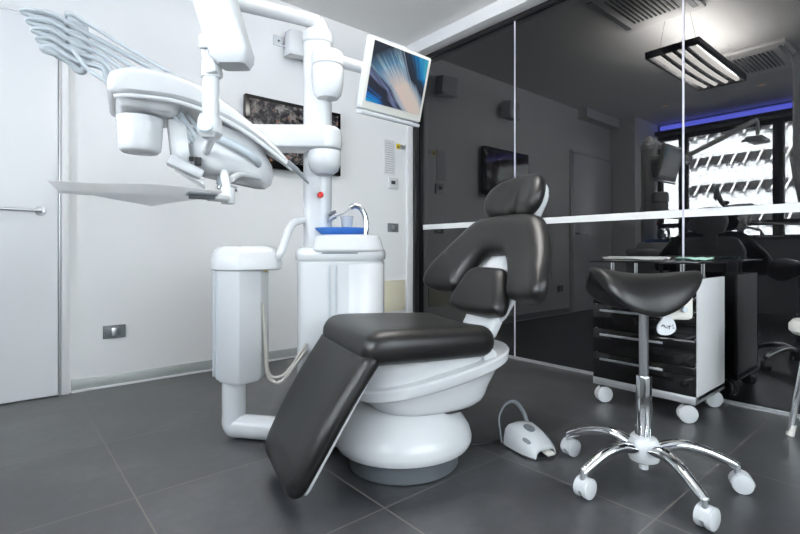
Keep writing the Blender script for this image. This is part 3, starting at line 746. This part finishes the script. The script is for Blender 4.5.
# instrument tray hung under the console
TR = empty('tray_holder', (DX, DY, 0), DR, 'grey metal tray on white bent tubes under the console', 'tray')
MB().box((.205, -.125, .999), (.07, .06, .006), .002).build('tray', GREYPL, TR)
MB().box((.205, -.12, .993), (.06, .03, .010), .003).build('tray_clamp', MIDGREY, TR)
MB().tube([(.22, -.12, .995), (.265, -.08, .997), (.28, -.05, .998)], .011, smooth=False).build('tray_bar', PLASTIC, TR)
MB().cyl((.28, -.05, .985), (.28, -.05, 1.03), .018, bev=.003).build('tray_pivot', PLASTIC, TR)
MB().tube([(.28, -.05, 1.02), (.275, -.03, 1.06), (.29, .05, 1.085), (.30, .12, 1.085)], .011).build('bent_tube', PLASTIC, TR)
MB().tube([(.29, -.03, 1.055), (.34, .06, 1.085), (.40, .09, 1.085)], .009).build('bent_tube', PLASTIC, TR)
# paper sheet lying on it, corner hanging down
def sheet(name, label, cat, loc, rz, sx, sy, fn, m, nx=24, ny=18, th=.0012):
    mb = MB(); V = {}
    for s in (0, 1):
        for i in range(nx + 1):
            for j in range(ny + 1):
                x, y = (i / nx - .5) * sx, (j / ny - .5) * sy
                p = Vector(fn(x, y)); p.z += th * s
                V[s, i, j] = mb.bm.verts.new(p)
    for i in range(nx):
        for j in range(ny):
            for s in (0, 1): mb.bm.faces.new([V[s, i, j], V[s, i + 1, j], V[s, i + 1, j + 1], V[s, i, j + 1]])
    for i in range(nx):
        for j in (0, ny): mb.bm.faces.new([V[0, i, j], V[0, i + 1, j], V[1, i + 1, j], V[1, i, j]])
    for j in range(ny):
        for i in (0, nx): mb.bm.faces.new([V[0, i, j], V[0, i, j + 1], V[1, i, j + 1], V[1, i, j]])
    o = mb.build(name, m); o.location = loc; o.rotation_euler = (0, 0, rz)
    return tag(o, label, cat)
def tp(x, y):
    z = 1.0030
    k = max(0, 1 - abs(x - .03) / .13)                      # corner hanging over the far edge
    z -= (.7 * max(0, y - .075) + .10 * max(0, y - .02)) * k
    z -= .10 * max(0, -x - .15)
    return (x + .07, y - .105, z + .004 * math.sin(x * 14) * (y > .08) + .003 * math.sin(x * 22 + 1))
sheet('paper_sheet', 'white paper sheet covering the tray, one corner hanging down', 'paper', (DX, DY, 0), DR, .34, .22, tp, PAPER)
t = tag(MB().lathe([(.010, 0), (.012, .002), (.011, .008), (.005, .010)], seg=16).build('yellow_cap', YELLOW), 'tiny yellow cap lying on the paper covered tray', 'cap')
t.location = Vector((DX, DY, 1.0045)) + Matrix.Rotation(DR, 4, 'Z') @ Vector((-.02, -.10, 0))

# ================================================================== SADDLE STOOL
ST = empty('saddle_stool', (1.836, .764, 0), RC, 'black leather saddle stool on a chrome five-star base with white castors', 'stool')
def saddle():
    mb = MB(); nx, ny = 36, 22
    topv, botv = [], []
    for i in range(nx + 1):
        s = -1 + 2 * i / nx; x = .203 * s + .005
        e = max(0, 1 - abs(s) ** (5.5 if s < 0 else 3.2)) ** .5
        hw = (.125 - .045 * s) * (e * .95 + .05)
        ridge = .773 + (.034 * s * s if s < 0 else .020 * s * s) - .012 * (1 - e)
        drop = (.150 - (.050 * s + .050 * s * s if s > 0 else .040 * s * s)) * (e * .85 + .15)
        th = (.050 - .012 * s) * e + .004
        rt, rb = [], []
        for j in range(ny + 1):
            q = -1 + 2 * j / ny
            y = hw * math.sin(q * PI / 2) ** 1 * (1 if True else 0)
            sag = drop * abs(q) ** 2.0
            rt.append((x, y, ridge - sag))
            rb.append((x, y * .80, ridge - sag * .92 - th * (1 - abs(q) ** 5) - .004))
        topv.append(rt); botv.append(rb)
    rings = [t + b[::-1] for t, b in zip(topv, botv)]
    mb.loft(rings); return mb
o = saddle().build('seat', LEATHER, ST, ang=80)
sub = o.modifiers.new('smooth', 'SUBSURF'); sub.levels = 1; sub.render_levels = 1
MB().box((.065, .0, .690), (.13, .09, .05), .01).build('seat_mechanism', OFFWHITE, ST)
MB().box((.088, -.055, .655), (.115, .022, .09), .014).build('mechanism_cover', OFFWHITE, ST)
MB().cyl((.105, -.066, .648), (.105, -.082, .648), .010, bev=.002).build('mechanism_screw', GREYPL, ST)
tagp = rpoly([(.012, .560), (.05, .556), (.078, .575), (.068, .612), (.048, .628), (.03, .625), (.008, .585)], .016, 4)
MB().loft([[(x, -.078 + d, z) for x, z in tagp] for d in (0, .008)]).build('lever_paddle', PLASTIC, ST)
MB().tube([(.042, -.07, .622), (.045, -.04, .645), (.05, -.02, .66)], .005).build('lever_rod', STEEL, ST)
mb = MB()
mb.tube([(.022, -.0785, .588), (.030, -.0785, .594), (.036, -.0785, .586), (.044, -.0785, .583)], .0016, seg=6)
mb.box((.050, -.0785, .590), (.014, .001, .003)).box((.050, -.0785, .585), (.003, .001, .012)).box((.063, -.0785, .592), (.003, .001, .006)).box((.065, -.0785, .583), (.005, .001, .004))
mb.build('lever_symbol', DARKGREY, ST)
MB().cyl((0, 0, .36), (0, 0, .70), .0165).build('gas_spring', STEEL, ST)
MB().cyl((0, 0, .12), (0, 0, .395), .0265, bev=.003).build('column_sleeve', CHROME, ST)
MB().lathe([(.03, .075), (.05, .085), (.055, .10), (.053, .15), (.042, .165), (.028, .168)], seg=32).cyl((0, 0, .05), (0, 0, .08), .016).build('hub', PLASTIC, ST)
for k, (wx, wy, rot) in enumerate(((-.200, .225, R(-62)), (-.272, -.118, R(-55)), (.034, -.300, R(-60)), (.298, -.07, R(-115)), (.118, .29, R(-80)))):
    dn = Vector((wx, wy, 0)).normalized(); ln_ = Vector((wx, wy, 0)).length
    MB().tube([dn * .035 + Vector((0, 0, .125)), dn * .11 + Vector((0, 0, .148)), dn * .19 + Vector((0, 0, .138)), dn * (ln_ - .03) + Vector((0, 0, .105)), dn * ln_ + Vector((0, 0, .088))], [.021, .020, .0175, .0155, .014], flat=1.15, seg=16).build('leg', CHROME, ST)
    ca = MB().cyl((wx, wy, .06), (wx, wy, .092), .009, seg=14).build('castor', STEEL, ST)
    c, s_ = math.cos(rot), math.sin(rot)
    off = Vector((.012 * -s_, .012 * c, 0)); ax = Vector((c, s_, 0))
    ctr = Vector((wx, wy, .034)) + off
    MB().cyl(ctr - ax * .026, ctr - ax * .005, .034, bev=.005, seg=28).build('wheel', PLASTIC, ca)
    MB().cyl(ctr + ax * .005, ctr + ax * .026, .034, bev=.005, seg=28).build('wheel', PLASTIC, ca)
    hood = MB()
    rr = []
    for sgn in (-.022, .022):
        rr.append([tuple(ctr + ax * sgn + Vector((-s_ * math.cos(a), c * math.cos(a), math.sin(a))) * .037) for a in [PI * q / 10 for q in range(11)]] + [tuple(ctr + ax * sgn + Vector((-s_ * math.cos(a), c * math.cos(a), math.sin(a))) * .0345) for a in [PI * q / 10 for q in range(10, -1, -1)]])
    hood.loft(rr).build('wheel_hood', PLASTIC, ca)

# ================================================================== DRAWER TROLLEY
TX0, TX1, TY0, TY1 = 2.605, 3.045, .84, 1.365
T = empty('drawer_trolley', ((TX0 + TX1) / 2, (TY0 + TY1) / 2, 0), 0, 'black and white drawer trolley on white castors with a raised glass top', 'trolley')
W2, D2 = (TY1 - TY0) / 2, (TX1 - TX0) / 2
MB().box((.01, 0, .41), (2 * D2 - .02, 2 * W2 - .03, .56), .003).box((-.18, 0, .705), (.08, .49, .014), .002).build('carcass', BLACKGLOSS, T)
MB().box((.014, -W2 + .008, .415), (2 * D2 - .028, .016, .60), .003).build('side_panel', TRIMW, T)
MB().box((.014, W2 - .008, .415), (2 * D2 - .028, .016, .60), .003).build('side_panel', TRIMW, T)
MB().box((0, 0, .119), (2 * D2, 2 * W2, .038), .003).build('bottom_rail', ALU, T)
for k, (z0, z1) in enumerate(((.140, .281), (.284, .418), (.421, .553), (.556, .625), (.628, .708))):
    dw = MB().box((-D2 + .009, 0, (z0 + z1) / 2), (.02, 2 * W2 - .004, z1 - z0), .003).build('drawer', BLACKGLOSS, T)
    hz = z1 - .030 if k < 3 else (z0 + z1) / 2
    mb = MB().box((-D2 - .024, .045, hz), (.008, .33, .012), .002)
    for y in (-.09, .18): mb.box((-D2 - .01, y, hz), (.024, .008, .008))
    mb.build('drawer_handle', STEEL, dw)
for x in (-.15, .15):
    for y in (-.18, .18): MB().cyl((x, y, .70), (x, y, .792), .012, seg=16).build('glass_post', CHROME, T)
MB().box((.005, .0, .797), (.47, .56, .010), .003).build('glass_top', SMOKED, T)
MB().box((.005, .0, .7915), (.455, .545, .002)).build('glass_underlay', DARKFRAME, T)
for k, (x, y) in enumerate(((-.19, -.215), (.185, -.215), (-.19, .215), (.185, .215))):
    ca = MB().cyl((x, y, .085), (x, y, .103), .014, seg=14).build('castor', DARKGREY, T)
    a = R(-55 + 9 * k); ax = Vector((math.sin(a), -math.cos(a), 0)); c = Vector((x, y, .045))
    MB().cyl(c - ax * .024, c - ax * .004, .045, bev=.006, seg=30).build('wheel', PLASTIC, ca)
    MB().cyl(c + ax * .004, c + ax * .024, .045, bev=.006, seg=30).build('wheel', PLASTIC, ca)
    MB().box((x, y, .07), (.035, .03, .05), .008).build('castor_fork', DARKGREY, ca)
# things on the glass top
tx, ty = (TX0 + TX1) / 2, (TY0 + TY1) / 2
sheet('paper_sheet', 'white papers lying on the glass top of the trolley', 'paper', (tx - .08, ty + .08, .8022), .15, .22, .30, lambda x, y: (x, y, .006 + .014 * math.sin(x * 22 + y * 9) ** 2), PAPER, 14, 18)
sheet('face_mask', 'pale green cloth face mask lying on the glass top of the trolley', 'mask', (tx + .07, ty - .165, .8022), .2, .17, .16, lambda x, y: (x, y, .003 + .012 * math.sin(x * 30 + y * 17) ** 2 + .004 * math.sin(y * 60) ** 2), GREENC, 16, 16)

# ================================================================== FOOT CONTROL
FC = empty('foot_control', (1.757, 1.205, 0), R(-103), 'white foot control pedal with grey keys and wire guard on the floor', 'foot pedal')
FC.scale = (.92, .92, .92)
# local +x is the pedal end
o0 = []
prof = [(-.095, .078, .098), (-.08, .082, .106), (-.04, .085, .108), (.0, .085, .098), (.045, .081, .080), (.085, .072, .058), (.103, .062, .045)]
rings = []
for x, hw, hz in prof:
    r = [(x, -hw, .006), (x, -hw * .99, hz * .35), (x, -hw * .86, hz * .80), (x, -hw * .62, hz * .97), (x, 0, hz * 1.02), (x, hw * .62, hz * .97), (x, hw * .86, hz * .80), (x, hw * .99, hz * .35), (x, hw, .006)]
    rings.append(r)
mb = MB(); mb.loft(rings, cap=False, closed=False)
mb.loft([[(p[0], p[1] * .94, max(.006, p[2] - .008)) for p in r] for r in rings], cap=False, closed=False)
# back wall, and the front rim left open for the pedal
mb.bm.faces.new([mb.bm.verts.new(p) for p in rings[0]])
for a, b in zip(rings[-1][:-1], rings[-1][1:]):
    q = [a, b, (b[0], b[1] * .94, max(.006, b[2] - .008)), (a[0], a[1] * .94, max(.006, a[2] - .008))]
    mb.bm.faces.new([mb.bm.verts.new(p) for p in q])
mb.build('housing', PLASTIC, FC)
MB().stack(rpoly([(-.095, -.084), (.06, -.088), (.108, -.06), (.108, .06), (.06, .088), (-.095, .084)], .02, 4), [(.0, .002), (.002, 0), (.008, 0)]).build('base_plate', DARKGREY, FC)
MB().box((.09, .012, .026), (.075, .042, .012), .003, Matrix.Rotation(R(8), 4, 'Y')).build('pedal', OFFWHITE, FC)
def keyf(x, y, z, a, b, slope, roll):
    M = Matrix.Translation((x, y, z)) @ Matrix.Rotation(roll, 4, 'X') @ Matrix.Rotation(slope, 4, 'Y')
    mb = MB(); mb.loft([[tuple(M @ Vector((p[0], p[1], d))) for p in ell(a * k, b * k, 2.3, 24)] for d, k in ((-.004, 1), (.003, 1), (.006, .8))]); return mb
keyf(-.005, 0, .100, .028, .024, R(13), 0).build('key', MIDGREY, FC)
keyf(.045, -.060, .066, .022, .010, R(22), R(38)).build('key', MIDGREY, FC)
keyf(.045, .060, .066, .022, .010, R(22), R(-38)).build('key', MIDGREY, FC)
MB().tube([(-.098, -.085, .012), (-.112, -.085, .07), (-.13, -.075, .13), (-.14, -.03, .175), (-.14, .03, .18), (-.125, .07, .13), (-.105, .08, .07), (-.098, .08, .02)], .005, flat=2.).build('wire_guard', MIDGREY, FC)
# its cable to the chair base
def toF(x, y, z):
    return (Matrix.Rotation(R(103), 4, 'Z') @ Vector((x - 1.757, y - 1.205, z))) / .92
MB().tube([(-.096, .0, .02), (-.125, .01, .012), toF(1.70, 1.345, .008), toF(1.64, 1.36, .008), toF(1.58, 1.40, .008), toF(1.52, 1.43, .008)], .005).build('cable', BLACK, FC)

# ================================================================== CHROME LEGGED SEAT AT THE RIGHT EDGE
MS = empty('round_stool', (2.975, .34, 0), 0, 'round stool with splayed chrome legs cut off by the right edge', 'stool')
MB().lathe([(.15, .455), (.185, .458), (.20, .475), (.20, .505), (.185, .525), (.12, .532)], (0.0, 0), .85, 1.05).build('seat', OFFWHITE, MS)
for x, y in ((-.165, .175), (-.165, -.175), (.12, .175), (.12, -.175)):
    lg = MB().cyl((x, y, .02), (x * .68, y * .68, .458), .0135, seg=18).build('leg', CHROME, MS)
    MB().cyl((x * 1.005, y * 1.005, 0), (x * .96, y * .96, .05), .0165, .016, seg=18).build('rubber_foot', OFFWHITE, lg)

# ================================================================== LIGHT
w = bpy.data.worlds.new('sky'); S.world = w; w.use_nodes = True
bg = w.node_tree.nodes['Background']; bg.inputs[0].default_value = (.90, .95, 1.0, 1); bg.inputs[1].default_value = 12.
for i in range(5):
    y1, y0 = ys[i], ys[i + 1]
    ld_ = bpy.data.lights.new('window_portal', 'AREA'); ld_.shape = 'RECTANGLE'; ld_.size = y1 - y0 - .1; ld_.size_y = 1.5
    ld_.cycles.is_portal = True
    lo_ = bpy.data.objects.new('window_portal', ld_); COL.objects.link(lo_)
    lo_.location = (XL - .12, (y0 + y1) / 2, 1.81); lo_.rotation_euler = Vector((1, 0, 0)).to_track_quat('-Z', 'Y').to_euler()
ld_ = bpy.data.lights.new('window_portal', 'AREA'); ld_.shape = 'RECTANGLE'; ld_.size = 3.6; ld_.size_y = 1.6; ld_.cycles.is_portal = True
lo_ = bpy.data.objects.new('window_portal', ld_); COL.objects.link(lo_)
lo_.location = (.80, YF - .12, 1.75); lo_.rotation_euler = (R(90), 0, 0)
lo_.rotation_euler = Vector((0, 1, 0)).to_track_quat('-Z', 'Y').to_euler()
sl = bpy.data.lights.new('sun', 'SUN'); sl.energy = 80; sl.angle = R(.6)
so_ = bpy.data.objects.new('sun', sl); COL.objects.link(so_)
so_.rotation_euler = Vector((-.88, .15, -.30)).to_track_quat('-Z', 'Y').to_euler()

# ================================================================== CAMERA
cd = bpy.data.cameras.new('camera'); co = bpy.data.objects.new('camera', cd); COL.objects.link(co)
cd.sensor_width = 36; cd.lens = 36 * 477 / 800; cd.shift_y = -17 / 800; cd.clip_start = .05
co.location = (0, 0, .86); co.rotation_euler = (R(90), 0, R(-40.33))
S.camera = co
vs = S.view_settings; vs.view_transform = 'Standard'; vs.look = 'None'; vs.exposure = -.22; vs.gamma = 1.; vs.use_curve_mapping = False
